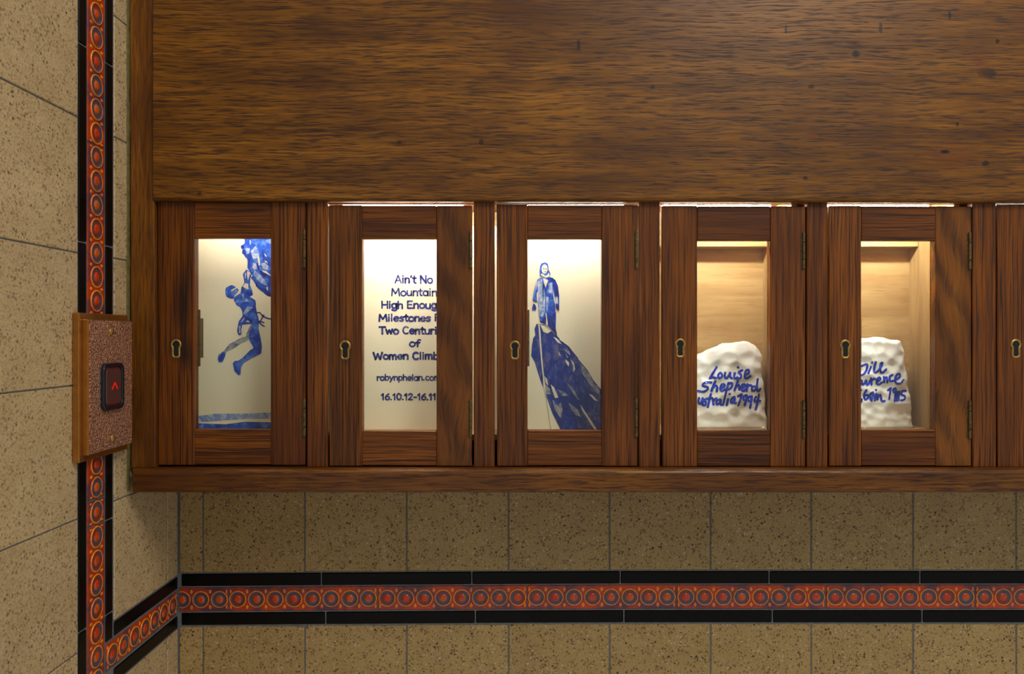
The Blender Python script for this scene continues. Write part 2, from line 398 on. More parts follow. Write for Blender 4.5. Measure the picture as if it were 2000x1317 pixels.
# ---------------------------------------------------------------- wooden cabinet
DF = 1.020; DD = 1.027; TH = .012; DB = DD+TH
FL = -.1316                                  # compartment floor
cab = empty('locker_cabinet', (.2, DF-D, -.2037), 'long varnished wooden wall cabinet with a row of small glazed locker doors', 'cabinet')
k_ = lambda x, y, rx, ry, s, c: (X(x, 1.016)-FCX, Z(y, 1.016)-FCZ, rx/F, ry/F, s, c)
ZTOP = .62
FCX = (X(299, 1.016)+1.12)/2; FCZ = (.1797+ZTOP)/2
RD = srgb(112, 52, 8)
marks = [k_(1672, 103, 11, 8, .95, DK), k_(1584, 167, 8, 5, .9, DK), k_(1855, 300, 55, 36, .3, RD), k_(1845, 294, 12, 4, 1, DK), k_(1535, 54, 3, 9, .8, DK),
         k_(1855, 26, 3, 9, .9, DK), k_(1130, 86, 4, 14, .8, DK), k_(1720, 52, 4, 12, .8, DK), k_(1930, 140, 20, 12, .7, DK), k_(1918, 115, 22, 26, .35, RD), k_(613, 180, 8, 16, .35, RD), k_(940, 275, 6, 7, .7, DK), k_(1275, 168, 5, 4, .8, DK),
         k_(1588, 262, 12, 5, .7, RD), k_(1573, 345, 5, 4, .8, DK), k_(780, 275, 4, 4, .6, DK), k_(390, 376, 5, 6, .7, DK), k_(1925, 317, 8, 6, .8, DK), k_(1870, 240, 3, 5, .9, DK), k_(1948, 78, 4, 5, .9, DK)]
W_FAS = wood('wood_fascia', 'x', .95, 0, .8, marks=marks, dash=.82)
W_TOP = wood('wood_top_board', 'x', .9, 1.3, .3, dash=.3)  # reddened so the orange of the lamp leak is in its colour
W_LEAK = plain('leak_glow_orange', srgb(112, 34, 8), .6, var=.3, nscale=200)  # deep red put into the colour so the lamp leak glows orange
W_STI = wood('wood_end_stile', 'z', .82, .15, .3, dash=.6)
W_SILL = wood('wood_sill', 'x', .88, .1, .4, dash=.9, rough=.3)
W_POST = wood('wood_post', 'z', .76, .25, .4, dash=.85, fineL=True)
W_RAIL = wood('wood_rail', 'x', .66, .25, .3, dash=.9, fineL=True)
W_ST = wood('wood_stile', 'z', .72, .25, .25, dash=.9, fineL=True)
W_FIG = wood('wood_figured_stile', 'z', .7, .2, 3.0, dash=.55, pore=.4, flame=True)

W_STM = wood('wood_worn_stile', 'z', .6, .2, .25, dash=.85, fineL=True, stain=[(0, -.021, .0105, .019, .9, DK)])
W_STN = wood('wood_stained_stile', 'z', .62, .3, .25, dash=.9, fineL=True, stain=[(.008, .040, .012, .06, .85, DK), (.012, -.026, .011, .026, .85, DK), (0, -.021, .010, .018, .8, DK)])
def wpart(name, bm, mat, parent=cab, **kw): return build(name, bm, mat, parent, **kw)
# fascia with rounded lower edge, end stile, sill
bm = box(X(299, 1.016), 1.12, 1.016-D, 1.036-D, .1797, ZTOP)
es = [e for e in bm.edges if all(abs(v.co.z-.1797) < 1e-5 and abs(v.co.y-(1.016-D)) < 1e-5 for v in e.verts)]
for v in bm.verts:
    if v.co.z < .2: v.co.z = .1797-(v.co.x+.47)*.0022
bev(bm, .006, 5, es); wpart('fascia_panel', bm, W_FAS, smooth=False)
bm = bmesh.new(); xw = XL+.0006
a = [(xw, ZTOP), (X(297, DF), ZTOP), (X(304, DF), Z(915, DF)), (xw+.0025, Z(915, DF))]
v0 = [bm.verts.new((x, DF-D, z)) for x, z in a]; v1 = [bm.verts.new((x, DF-D+.02, z)) for x, z in a]
bm.faces.new(v0); bm.faces.new(v1[::-1])
for i in range(4): bm.faces.new((v0[i], v1[i], v1[(i+1) % 4], v0[(i+1) % 4]))
bev(bm, .0015, 2); wpart('end_stile', bm, W_STI)
bm = box(X(255.5, 1.008), 1.12, 1.008-D, 1.168-D, -.2037, -.1728)
es = [e for e in bm.edges if all(abs(v.co.y-(1.008-D)) < 1e-5 for v in e.verts)]
bev(bm, .006, 5, es); wpart('sill', bm, W_SILL)
# door frame posts
ZT = Z(393, DD)
for a, b in ((599.5, 640), (925.5, 966), (1248, 1289), (1576, 1616.5), (1899.5, 1945.5), (2226, 2268)):
    wpart('frame_post', quad([(a, 390), (b, 390), (b, 913), (a, 913)], DD-.0005, DB, .0008), W_POST)
wpart('leak_strip', box(X(306, DF), 1.12, 1.0365-D, 1.0432-D, .1782, .196, .0003), W_LEAK)  # added strip that trims the lamp leak over the doors to an orange line
# closing boards: cabinet end, top and underside
wpart('end_board', box(XL+.001, XL+.009, DF+.021-D, -.003, -.172, .62), W_STI)
wpart('back_cleat', box(XL+.012, 1.1, -.020, -.003, .24, .30), PLY)
# compartments
COMP = [(322, 590), (630, 932), (958, 1254), (1281, 1557), (1600, 1881), (1930, 2214)]
B0, B1 = .0435+1.0, 1.161
ZC = .187; bt = .008
lights = []
for i, (l, r) in enumerate(COMP):
    x0, x1 = X(l, 1.022), X(r, 1.022)
    y0, y1 = B0-D, B1-D
    for xa, xb in ((x0-bt, x0), (x1, x1+bt)):
        wpart('side_board', box(xa, xb, y0, y1, FL, ZC, .0004), PLY_V)
    wpart('back_board', box(x0-bt, x1+bt, y1+.0001, y1+.008, FL-bt, ZC+bt), PLY)
    wpart('base_board', box(x0-bt, x1+bt, y0, y1, FL-bt, FL, .0004), PLY)
    wpart('top_board', box(x0-bt, x1+bt, y0, y1, ZC, ZC+bt), W_TOP)
    wpart('top_batten', box(x0+.0003, x1-.0003, y1-.027, y1-.0003, .1325, .150, .0006), PLY)
    yl = (1.054 if i < 3 else 1.074)-D
    bm = bmesh.new()
    bmesh.ops.create_cone(bm, cap_ends=True, segments=12, radius1=.004, radius2=.004, depth=(x1-x0)*.8)
    for v in bm.verts: v.co = Vector((v.co.z+(x0+x1)/2, v.co.x+yl, v.co.y+.1815))
    tb = build('strip_lamp', bm, tube_mat(TUBE[i]), smooth=True)
    bm = box((x0+x1)/2-(x1-x0)*.42, (x0+x1)/2+(x1-x0)*.42, yl-.006, yl+.006, .1856, .1868)
    LC = plain('lamp_housing', (.7, .7, .68, 1), .5) if i == 0 else LC
    hb = build('lamp_housing', bm, LC, tb)
    tag(tb, ['slim white strip lamp at the top of the locker with the hanging climber picture', 'slim white strip lamp at the top of the locker with the lettered sheet',
             'slim white strip lamp at the top of the locker with the standing woman picture', 'slim white strip lamp above the white rock with three lines of name and date 1994',
             'slim white strip lamp above the white rock dated 1985', 'slim white strip lamp in the last locker at the right edge'][i], 'lamp', 'strip lamps inside the lockers')
# doors: outer l, stile inner l, stile inner r, outer r, top, rail top bottom, rail bottom top, bottom, keyhole x,y, hinge x, hinge y ranges
DOORS = [
 (308, 380, 528, 596.5, 393.5, 465.5, 839, 909, 344, 681, 594.0, (450, 523), (780, 852)),
 (642.5, 708, 852, 922, 400.5, 467, 842, 911, 674, 684, 919.0, (453, 523), (782, 853)),
 (970, 1031, 1175, 1246, 399.5, 467, 840.5, 911, 1005.5, 684, 1243, (453, 524), (780, 853)),
 (1293, 1362.5, 1504, 1573.5, 402, 470, 841, 912, 1328.5, 680, 1570.3, (456, 525), (784, 855)),
 (1619, 1683, 1826.5, 1897.5, 402, 470, 840, 911, 1651, 682, 1895.0, (456, 526), (785, 856)),
 (1948, 2016, 2158, 2224, 399.5, 470, 841, 913, 1984, 681, 2221, (456, 526), (785, 856))]
def keyring(cx, cy, R, hw, bot, n=14):
    a0 = math.asin(min(1, hw/R)); pts = []
    for q in range(n+1):
        a = -math.pi/2+a0+(2*math.pi-2*a0)*q/n      # from lower right round the top to lower left
        pts.append((cx+R*math.cos(a), cy-R*math.sin(a)))
    h = bot-hw*.5
    pts += [(cx-hw, h), (cx-hw*.6, bot), (cx+hw*.6, bot), (cx+hw, h)]
    return pts
for i, (ol, il, ir, orr, t, rt, rb, bo, kx, ky, hx, h1, h2) in enumerate(DOORS):
    # the inner glazing frame (rebate bead) is the door's own mesh
    bm = bmesh.new(); zi0, zi1 = Z(rb, DD)-.004, Z(rt, DD)+.004; xi0, xi1 = X(il, DD)-.004, X(ir, DD)+.004
    for q in ((xi0, xi0+.0035, zi0, zi1), (xi1-.0035, xi1, zi0, zi1), (xi0+.0035, xi1-.0035, zi0, zi0+.0035), (xi0+.0035, xi1-.0035, zi1-.0035, zi1)):
        box(q[0], q[1], DB+.0001-D, DB+.0022-D, q[2], q[3], bm=bm)
    dr = wpart('door', bm, W_RAIL)
    st = (W_STN, W_STM)[i] if i < 2 else W_ST
    j = .8
    def sp(name, cs, mat, b=.0009, dd=0): return wpart(name, quad(cs, DD+dd, DB, b), mat, dr)
    sp('stile', [(ol, t), (il-.6, t), (il-.6, bo), (ol+1, bo)], st)
    sp('stile', [(ir+.6, t+1), (orr, t+1), (orr-.5, bo), (ir+.6, bo)], W_FIG if i in (1, 4) else W_ST)
    sp('rail', [(il-.6, t+1), (ir+.6, t+1), (ir+.6, rt), (il-.6, rt)], W_RAIL, dd=.0004)
    sp('rail', [(il-.6, rb), (ir+.6, rb), (ir+.6, bo-1), (il-.6, bo-1)], W_RAIL, dd=.0004)
    wpart('glass_pane', box(X(il, DD)+.0003, X(ir, DD)-.0003, DB-.003-D, DB-.0012-D, Z(rb, DD)+.0003, Z(rt, DD)-.0003), GLASS, dr)
    # keyhole escutcheon
    fn = lambda x, y, h: P(x, y, DD)+Vector((0, -h, 0))
    sR = 1.1 if i == 1 else 1.03
    outer = keyring(kx, ky-8, 10.2*sR, 8.2, ky+18.5); inner = keyring(kx, ky-8, 6.6*sR, 4.6, ky+15)
    bm = bmesh.new(); n = len(outer)
    lay = [[bm.verts.new(fn(x, y, h)) for x, y in q] for q, h in ((outer, -.0002), (outer, .0006), ([( (a[0]+b[0])/2, (a[1]+b[1])/2) for a, b in zip(outer, inner)], .0013), (inner, .0007), (inner, -.0002))]
    for A, B in zip(lay, lay[1:]):
        for q in range(n): bm.faces.new((A[q], A[(q+1) % n], B[(q+1) % n], B[q]))
    wpart('escutcheon', bm, BRASS, dr)
    wpart('keyhole_dark', prism(inner, lambda x, y, h: P(x, y, DD)+Vector((0, -h, 0)), .0002), HOLE, dr)  # black plate on the uncut stile, painting in the hole's shade
    for (ya, yb) in (h1, h2):
        bm = bmesh.new(); z0, z1 = Z(yb, DD), Z(ya, DD); x_ = X(hx, DD-.002); L_ = (z1-z0)
        cuts = [0, .24, .26, .74, .76, 1]
        for q in range(0, 6, 2):
            c0, c1 = z0+L_*cuts[q], z0+L_*cuts[q+1]-.0002
            r_ = bmesh.ops.create_cone(bm, cap_ends=True, segments=12, radius1=.0021+.0001*(q == 2), radius2=.0021, depth=c1-c0)
            for v in r_['verts']: v.co += Vector((x_, DD-D-.0010, (c0+c1)/2))
        r_ = bmesh.ops.create_uvsphere(bm, u_segments=10, v_segments=6, radius=.0017)
        for v in r_['verts']: v.co += Vector((x_, DD-D-.0010, z1+.0002))
        box(x_-.0032, x_+.0004, DD-D-.0002, DD-D+.0008, z0+.0005, z1-.0005, bm=bm)
        wpart('hinge', bm, BRASS_D, dr)
    if i == 0: e1, e2 = 391.5, 397.5
    elif i == 2: e1, e2 = 1034.0, 1033.5
    else: e1, e2 = il-3, il-8
    bm = box(X(e1-34, DB+.004), X(e1, DB+.004), DB+.0024-D, DB+.0045-D, Z(716, DB), Z(605, DB), .0003)
    box(X(e2-36, DB+.016), X(e2, DB+.016), DB+.0045-D, DB+.0155-D, Z(699, DB+.01), Z(622, DB+.01), bm=bm)
    wpart('lock_case', bm, BRASS_D, dr)

# ---------------------------------------------------------------- pictures and lettering
DS = 1.102
def stroke(pts, width, fn, h, bm=None, cap=6):
    """round-capped brush stroke as ribbon quads and discs; pts px; fn(x,y,h)"""
    bm = bm or bmesh.new()
    pts = smooth(pts)
    n = len(pts); L, R_ = [], []
    for i, (x, y) in enumerate(pts):
        a = pts[max(0, i-1)]; b = pts[min(n-1, i+1)]
        dx, dyy = b[0]-a[0], b[1]-a[1]; l = math.hypot(dx, dyy) or 1
        w_ = width/2*(1 + .12*math.sin(i*.9+x))
        L.append(bm.verts.new(fn(x-dyy/l*w_, y+dx/l*w_, h))); R_.append(bm.verts.new(fn(x+dyy/l*w_, y-dx/l*w_, h)))
    for i in range(n-1): bm.faces.new((L[i], L[i+1], R_[i+1], R_[i]))
    for (x, y) in (pts[0], pts[-1]):
        c = [bm.verts.new(fn(x+width/2*math.cos(q*math.pi/4), y+width/2*math.sin(q*math.pi/4), h)) for q in range(8)]
        bm.faces.new(c)
    return bm
def smooth(pts, n=4):
    if len(pts) < 3: 
        (a, b), (c, d) = pts[0], pts[-1]
        if len(pts) == 1: return [(a-.3, b), (a+.3, b)]
        return [(a+(c-a)*t/3, b+(d-b)*t/3) for t in range(4)]
    out = []
    q = [pts[0]]+list(pts)+[pts[-1]]
    for i in range(1, len(q)-2):
        for s in range(n):
            t = s/n; r = []
            for c in (0, 1):
                p0, p1, p2, p3 = q[i-1][c], q[i][c], q[i+1][c], q[i+2][c]
                r.append(.5*((2*p1)+(-p0+p2)*t+(2*p0-5*p1+4*p2-p3)*t*t+(-p0+3*p1-3*p2+p3)*t**3))
            out.append(tuple(r))
    out.append(tuple(pts[-1])); return out
def arc(cx, cy, rx, ry, a0, a1, n=9): return [(cx+rx*math.cos(math.radians(a0+(a1-a0)*i/n)), cy+ry*math.sin(math.radians(a0+(a1-a0)*i/n))) for i in range(n+1)]
xh = .66
GL = {  # glyph: (advance, strokes) in units of cap height, y up; hand-lettered brush capitals and small letters
 'A': (.72, [[(.02, 0), (.32, 1)], [(.32, 1), (.64, 0)], [(.14, .32), (.52, .32)]]),
 'M': (.9, [[(.04, 0), (.1, 1)], [(.1, 1), (.4, .3)], [(.4, .3), (.7, 1)], [(.7, 1), (.8, 0)]]),
 'N': (.74, [[(.06, 0), (.06, 1)], [(.06, 1), (.6, 0)], [(.6, 0), (.6, 1)]]),
 'H': (.72, [[(.06, 0), (.06, 1)], [(.6, 0), (.6, 1)], [(.06, .5), (.6, .5)]]),
 'E': (.62, [[(.06, 0), (.06, 1)], [(.06, 1), (.5, 1)], [(.06, .52), (.44, .52)], [(.06, 0), (.52, 0)]]),
 'F': (.6, [[(.06, 0), (.06, 1)], [(.06, 1), (.5, 1)], [(.06, .52), (.42, .52)]]),
 'T': (.66, [[(0, 1), (.62, .98)], [(.31, 1), (.31, 0)]]),
 'C': (.7, [arc(.36, .5, .31, .5, 50, 310)]),
 'W': (1.0, [[(.02, 1), (.24, 0)], [(.24, 0), (.46, .8)], [(.46, .8), (.7, 0)], [(.7, 0), (.9, 1)]]),
 'o': (.6, [arc(.28, xh/2, .24, xh/2, 90, 450, 12)]),
 'a': (.6, [arc(.26, xh/2, .22, xh/2, 40, 400, 12), [(.5, xh), (.5, 0)]]),
 'e': (.58, [[(.06, .34), (.5, .36)]+arc(.28, xh/2, .23, xh/2, 20, 315, 8)]),
 'c': (.54, [arc(.28, xh/2, .23, xh/2, 50, 310)]),
 'i': (.28, [[(.1, xh), (.1, 0)], [(.1, .95)]]),
 'l': (.28, [[(.1, 1.02), (.1, 0)]]),
 't': (.42, [[(.18, .92), (.17, .12), (.34, .02)], [(.0, xh), (.36, xh)]]),
 'n': (.58, [[(.06, xh), (.06, 0)], [(.06, .42), (.2, xh-.02), (.4, xh-.04), (.46, .4), (.46, 0)]]),
 'h': (.58, [[(.06, 1.02), (.06, 0)], [(.06, .42), (.2, xh-.02), (.4, xh-.04), (.46, .4), (.46, 0)]]),
 'm': (.84, [[(.06, xh), (.06, 0)], [(.06, .42), (.18, xh), (.34, xh-.06), (.38, 0)], [(.38, .42), (.5, xh), (.66, xh-.06), (.7, 0)]]),
 'u': (.6, [[(.06, xh), (.08, .16), (.24, 0), (.42, .12), (.46, .3)], [(.47, xh), (.47, 0)]]),
 'r': (.44, [[(.07, xh), (.07, 0)], [(.07, .42), (.2, xh-.02), (.36, xh-.04)]]),
 's': (.5, [[(.42, .56), (.24, xh), (.07, .52), (.22, .36), (.4, .2), (.26, 0), (.04, .08)]]),
 'g': (.6, [arc(.26, xh/2, .22, xh/2, 30, 390, 12), [(.49, xh), (.49, -.18), (.28, -.34), (.06, -.24)]]),
 'f': (.42, [[(.42, .98), (.24, 1.0), (.17, .8), (.16, 0)], [(.0, .6), (.36, .6)]]),
 'w': (.78, [[(.03, xh), (.18, 0)], [(.18, 0), (.36, .55)], [(.36, .55), (.54, 0)], [(.54, 0), (.68, xh)]]),
 'b': (.6, [[(.07, 1.02), (.07, 0)], arc(.28, xh/2, .22, xh/2, -140, 140)]),
 'p': (.6, [[(.07, xh), (.07, -.36)], arc(.28, xh/2, .22, xh/2, -140, 140)]),
 'y': (.58, [[(.04, xh), (.26, .04)], [(.5, xh), (.26, .04), (.1, -.34)]]),
 "'": (.24, [[(.1, 1.0), (.07, .78)]]), '.': (.3, [[(.1, .04)]]), '-': (.5, [[(.06, .42), (.38, .42)]]), ' ': (.36, []),
 '1': (.46, [[(.04, .76), (.24, 1), (.24, 1)], [(.24, 1), (.24, 0)]]),
 '6': (.64, [[(.46, .98), (.16, .66), (.06, .3)]+arc(.3, .28, .24, .28, 180, 520, 10)]),
 '0': (.66, [arc(.3, .5, .25, .5, 90, 450, 12)]),
 '2': (.62, [[(.06, .78), (.2, 1), (.42, .94), (.44, .68), (.24, .34), (.04, .02)], [(.04, .02), (.5, .02)]]),
}
def letter(text, x, base, cap, wid_to, width, fn, h, bm):
    adv = sum(GL[c][0] for c in text[:-1])+GL[text[-1]][0]-.1
    sx = (wid_to-x)/adv
    for c in text:
        a, ss = GL[c]; jy = random.uniform(-.4, .4); ww = width*1.2*random.uniform(.88, 1.12)
        for s in ss:
            stroke([(x+px*sx, base-py*cap+jy) for px, py in s], ww, fn, h, bm)
        x += a*sx
def sheet(i, label, cat='artwork'):
    l, r = COMP[i]; x0, x1 = X(l, 1.022)+.001, X(r, 1.022)-.001
    o = build('picture_sheet', box(x0, x1, DS-D, DS+.002-D, FL+.0002, .158), PAPER)
    return tag(o, label, cat)
fs = lambda x, y, h: P(x, y, DS)+Vector((0, -h, 0))
def poly(name, pts, mat, par, h, cv=lambda p: p, t=.0001):
    bm = prism([cv(p) for p in pts], lambda x, y, q: fs(x, y, h+q), t)
    return build(name, bm, mat, par)
cA = lambda p: (420+p[0]/9.41, 460+p[1]/9.41)
cB = lambda p: (420+p[0]/8.78, 590+p[1]/8.78)
cW = lambda p: (1030+p[0]/8.23, 500+p[1]/8.23)
cR = lambda p: (1030+p[0]/6.127, 630+p[1]/6.127)
def multi(name, polys, mat, par, h, cv):
    """several separate dabs of one colour, one painted part"""
    bm = bmesh.new()
    for pts in polys:
        b = prism([cv(p) for p in pts], lambda x, y, q: fs(x, y, h+q), .0001)
        me = bpy.data.meshes.new('t'); b.to_mesh(me); b.free(); bm.from_mesh(me); bpy.data.meshes.remove(me)
    return tag(build(name, bm, mat, par), kind='stuff')
def strokes(name, lst, mat, par, h, cv, width, fn=fs):
    bm = bmesh.new()
    for s in lst: stroke([cv(p) for p in s], width, fn, h, bm)
    return build(name, bm, mat, par)
# --- sheet one: climber hanging from a rock over the sea
s1 = sheet(0, 'cream sheet with a blue painted climber hanging from a rock above the sea')
poly('painted_rock', [(535,45),(550,130),(520,170),(475,190),(478,235),(505,262),(498,320),(530,352),(555,400),(590,430),(600,480),(595,590),(620,640),(655,700),(650,760),(680,810),(740,870),(750,930),(810,990),(880,1020),(900,1060),(960,1110),(1030,1130),(1250,1180),(1250,-40),(535,-40)], INK, s1, .0001, cA)
multi('painted_rock_light', [[(650,300),(740,200),(800,280),(820,380),(780,420),(700,430)],[(700,500),(760,520),(790,600),(720,640),(680,600)],[(850,520),(940,480),(990,540),(960,640),(880,620)],[(730,640),(850,740),(930,850),(960,930),(820,860),(700,720)],[(560,230),(640,240),(630,330),(580,350)],[(930,90),(1040,60),(1060,160),(960,130)]], INK_L, s1, .0003, cA)
multi('painted_rock_gap', [[(780,380),(812,385),(835,540),(805,560)],[(870,640),(950,660),(1030,745),(980,720),(880,670)],[(745,200),(770,240),(760,260)],[(905,460),(950,470),(975,520),(930,490)],[(905,330),(930,350),(960,395),(925,380)],[(640,90),(655,90),(655,175),(643,170)],[(940,960),(975,940),(975,1020),(955,1000)],[(660,725),(690,735),(680,765),(665,755)]], INK_C, s1, .0005, cA)
multi('painted_rock_dark', [[(475,190),(515,170),(545,225),(510,250),(480,240)],[(505,262),(550,265),(560,350),(520,350),(498,320)],[(870,250),(900,300),(910,400),(1000,500),(1030,590),(960,540),(880,450)],[(760,500),(790,520),(830,640),(1000,740),(1030,800),(880,730),(780,620)],[(700,830),(860,960),(1030,1060),(1030,1120),(940,1080),(800,980)]], INK_D, s1, .0004, cA)
poly('painted_head', [(190,1000),(205,960),(260,930),(310,912),(370,940),(385,965),(420,980),(437,1010),(400,1060),(360,1100),(340,1165),(280,1160),(215,1130),(190,1070)], INK, s1, .0001, cA)
multi('painted_face_light', [[(290,1010),(345,975),(390,955),(400,970),(330,1020),(300,1030)],[(355,1112),(420,1040),(436,1052),(375,1132)],[(375,1010),(405,1000),(380,1040)]], INK_C, s1, .0003, cA)
poly('painted_arm', [(580,625),(510,710),(530,800),(540,870),(490,960),(620,1000),(640,1080),(700,1100),(680,1000),(640,910),(655,730),(620,660)], INK, s1, .0002, cA)
multi('painted_arm_light', [[(590,650),(640,690),(632,760),(606,830),(592,760)],[(552,880),(615,892),(612,995),(512,945)],[(562,680),(575,700),(560,800),(550,790)]], INK_C, s1, .0004, cA)
poly('painted_torso', [(472,560),(470,572.6),(457,581),(457,587.5),(462.5,597),(469,600),(473,608),(474,618),(486,626),(497,632),(505,628),(502,611),(499.7,599),(500,592.8),(498.6,586.5),(488,580),(493,577),(488,558)], INK, s1, .0001)
multi('painted_torso_light', [[(470,1080),(540,1060),(520,1160),(500,1100)],[(540,1220),(580,1150),(615,1200),(590,1215)],[(375,1230),(430,1165),(420,1215),(390,1232)]], INK_L, s1, .0003, cA)
multi('painted_waist_light', [[(560,80),(655,90),(520,220),(480,210),(520,130)],[(500,265),(440,350),(462,350),(515,280)],[(405,420),(440,400),(440,545),(412,530)],[(530,345),(560,308),(605,350)]], INK_L, s1, .0006, cB)
poly('painted_near_leg', [(475,235),(560,330),(640,380),(610,480),(580,570),(590,660),(640,740),(660,790),(600,830),(470,960),(395,1010),(340,1010),(305,1050),(320,1120),(335,1190),(400,1260),(435,1250),(450,1130),(490,1050),(600,980),(740,910),(795,880),(805,760),(780,600),(745,460),(755,330),(740,250),(715,190)], INK, s1, .0002, cB)
poly('painted_far_leg', [(490,380),(640,370),(620,480),(580,640),(540,670),(440,710),(340,790),(190,860),(170,940),(130,1030),(70,1035),(45,970),(60,900),(150,840),(250,720),(400,640),(460,610)], INK_G, s1, .0001, cB)
poly('painted_far_foot', [(62,950),(130,860),(188,865),(172,940),(130,1030),(75,1035),(46,985)], INK, s1, .0004, cB)
poly('painted_thigh_light', [(492,392),(612,382),(560,500),(520,600),(470,608)], INK_C, s1, .0003, cB)
poly('painted_chalk_bag', [(475,240),(410,330),(395,400),(380,500),(400,560),(430,570),(455,550),(450,480),(470,390),(650,365),(640,300),(520,250)], INK_D, s1, .0004, cB)
strokes('painted_rope', [[(715,190),(770,185),(820,240),(900,280),(975,290)],[(835,225),(790,310),(765,345)],[(760,330),(840,355)],[(760,350),(800,390),(845,420)]], INK_D, s1, .0003, cB, 2.4)
multi('painted_sea', [[(322,815),(385,813),(420,808.5),(480,808),(528,806),(575,806),(575,817),(528,817.5),(470,819),(430,822),(385,825),(322,827)]], INK_L, s1, .0001, lambda p: p)
multi('painted_near_sea', [[(322,829),(385,827),(440,829),(480,824),(528,825),(575,826),(575,841),(322,841)]], INK, s1, .0001, lambda p: p)
# --- sheet two: lettering
s2 = sheet(1, 'white sheet with centred lines of blue hand lettering in the second locker', 'sign')
bm = bmesh.new()
for txt, x, base, cap, wt, wd in (("Ain't No", 771.5, 553, 14.5, 844, 2.6), ("Mountain", 764.5, 578, 14, 853, 2.7), ("High Enough", 745, 602.5, 13.5, 864, 2.9), ("Milestones F", 740, 627.3, 13, 859, 2.8), ("Two Centuri", 741, 652.3, 13.5, 852.5, 2.9),
        ("of", 799.5, 677, 13, 819, 3.1), ("Women Climb", 729, 701.8, 13, 856, 3.1), ("robynphelan.com", 736, 743, 11, 859, 2.4), ("16.10.12-16.11.", 744.5, 781, 11.5, 856, 2.7)):
    letter(txt, x, base, cap, wt, wd, fs, .0002, bm)
build('hand_lettering', bm, INK_T, s2)
# --- sheet three: woman standing on a peak
s3 = sheet(2, 'cream sheet with a blue painted woman in a coat standing on a peak')
poly('painted_peak', [(150,20),(200,30),(270,90),(350,150),(395,215),(420,230),(500,290),(545,350),(610,440),(720,570),(800,700),(870,790),(940,850),(1400,1290),(400,1290),(340,1170),(300,1090),(270,1010),(230,890),(205,800),(200,620),(170,430),(150,200)], INK_R, s3, .0001, cR)
poly('painted_peak_side', [(110,15),(85,80),(95,150),(70,190),(55,270),(45,400),(90,480),(120,580),(155,690),(190,785),(185,650),(165,480),(150,300),(130,20)], INK_R, s3, .0001, cR)
multi('painted_peak_gap', [[(155,28),(200,40),(285,105),(240,132),(190,110)],[(368,340),(402,400),(382,390)],[(455,440),(500,480),(495,530),(460,480)],[(515,440),(555,480),(572,560),(550,600),(548,520)],[(280,740),(320,780),(372,900),(330,905),(295,800)],[(630,980),(700,1080),(835,1285),(800,1280),(660,1060)],[(735,855),(780,870),(845,945),(800,930)],[(310,170),(370,200),(410,260),(360,240)],[(455,370),(490,430),(475,420)],[(205,640),(235,680),(250,760),(220,720)],[(715,680),(800,790),(770,760)]], INK_C, s3, .0004, cR)
multi('painted_peak_grey', [[(640,500),(740,600),(860,800),(875,900),(760,750),(660,620)],[(300,930),(400,960),(420,1040),(400,1150),(330,1050)],[(470,720),(540,780),(620,930),(600,920),(500,780)],[(360,800),(440,830),(500,880),(420,880)],[(490,960),(600,1040),(640,1130),(560,1100)],[(210,730),(270,800),(280,860),(230,860)],[(430,310),(500,340),(520,400),(460,350)]], INK_G, s3, .0003, cR)
multi('painted_peak_dark', [[(365,325),(440,350),(470,420),(525,430),(500,450),(400,370)],[(470,540),(540,600),(552,640),(510,620)],[(320,930),(370,920),(395,950),(370,985),(325,965)],[(340,165),(380,185),(395,222),(365,205)],[(410,230),(470,265),(540,350),(490,310)],[(545,350),(610,430),(590,430)],[(230,600),(290,680),(330,760),(260,700)],[(430,1000),(560,1080),(620,1280),(430,1280)],[(755,650),(830,760),(800,740)]], INK_D, s3, .0005, cR)
strokes('painted_line', [[(140,20),(152,180),(165,360),(182,560),(200,700),(215,860)]], INK_C, s3, .0006, cR, 2.6)
strokes('painted_thread', [[(222,880),(250,1080),(282,1290)]], INK_G, s3, .0003, cR, 1.0)
poly('painted_coat', [(210,345),(160,380),(130,480),(100,590),(85,710),(110,738),(150,740),(150,600),(172,570),(175,800),(190,960),(205,1065),(295,1105),(300,1000),(285,920),(310,920),(330,1120),(400,1200),(480,1275),(455,1170),(460,1000),(445,800),(455,750),(460,850),(510,880),(510,650),(490,480),(450,390),(400,350),(330,335)], INK, s3, .0007, cW)
multi('painted_coat_light', [[(210,345),(165,380),(165,480),(172,570),(180,800),(192,960),(240,990),(255,700),(262,520),(240,400)],[(160,380),(135,470),(105,600),(92,680),(120,600),(160,480)],[(340,440),(400,430),(405,600),(345,600)],[(240,400),(262,520),(290,640),(280,900),(240,990),(250,700)],[(300,650),(340,660),(330,860),(300,880)],[(450,660),(490,650),(495,780),(458,770)]], INK_L, s3, .0009, cW)
multi('painted_coat_dark', [[(340,370),(400,350),(450,390),(490,480),(512,650),(500,790),(484,650),(440,640),(410,420)],[(310,920),(400,960),(460,900),(455,1170),(480,1275),(400,1200),(330,1120)],[(200,1055),(240,1040),(292,960),(296,1105)],[(460,800),(510,800),(510,880),(460,850)],[(275,500),(305,520),(300,600),(285,620)]], INK_D, s3, .0010, cW)
poly('painted_glove', [(95,760),(75,850),(90,888),(108,860),(130,888),(145,840),(130,790)], INK_D, s3, .0007, cW)
poly('painted_hair', [(200,330),(195,250),(203,170),(230,120),(285,103),(325,125),(340,180),(340,225),(368,270),(368,330),(330,310),(300,340),(250,320),(225,290)], INK, s3, .0007, cW)
poly('painted_face', arc(276, 212, 50, 76, 0, 330, 11), INK_C, s3, .0009, cW)
multi('painted_collar', [[(212,295),(260,340),(300,352),(360,335),(345,268),(325,300),(290,325),(240,285)],[(245,375),(272,362),(332,392),(300,525),(272,480)]], INK_C, s3, .0011, cW)
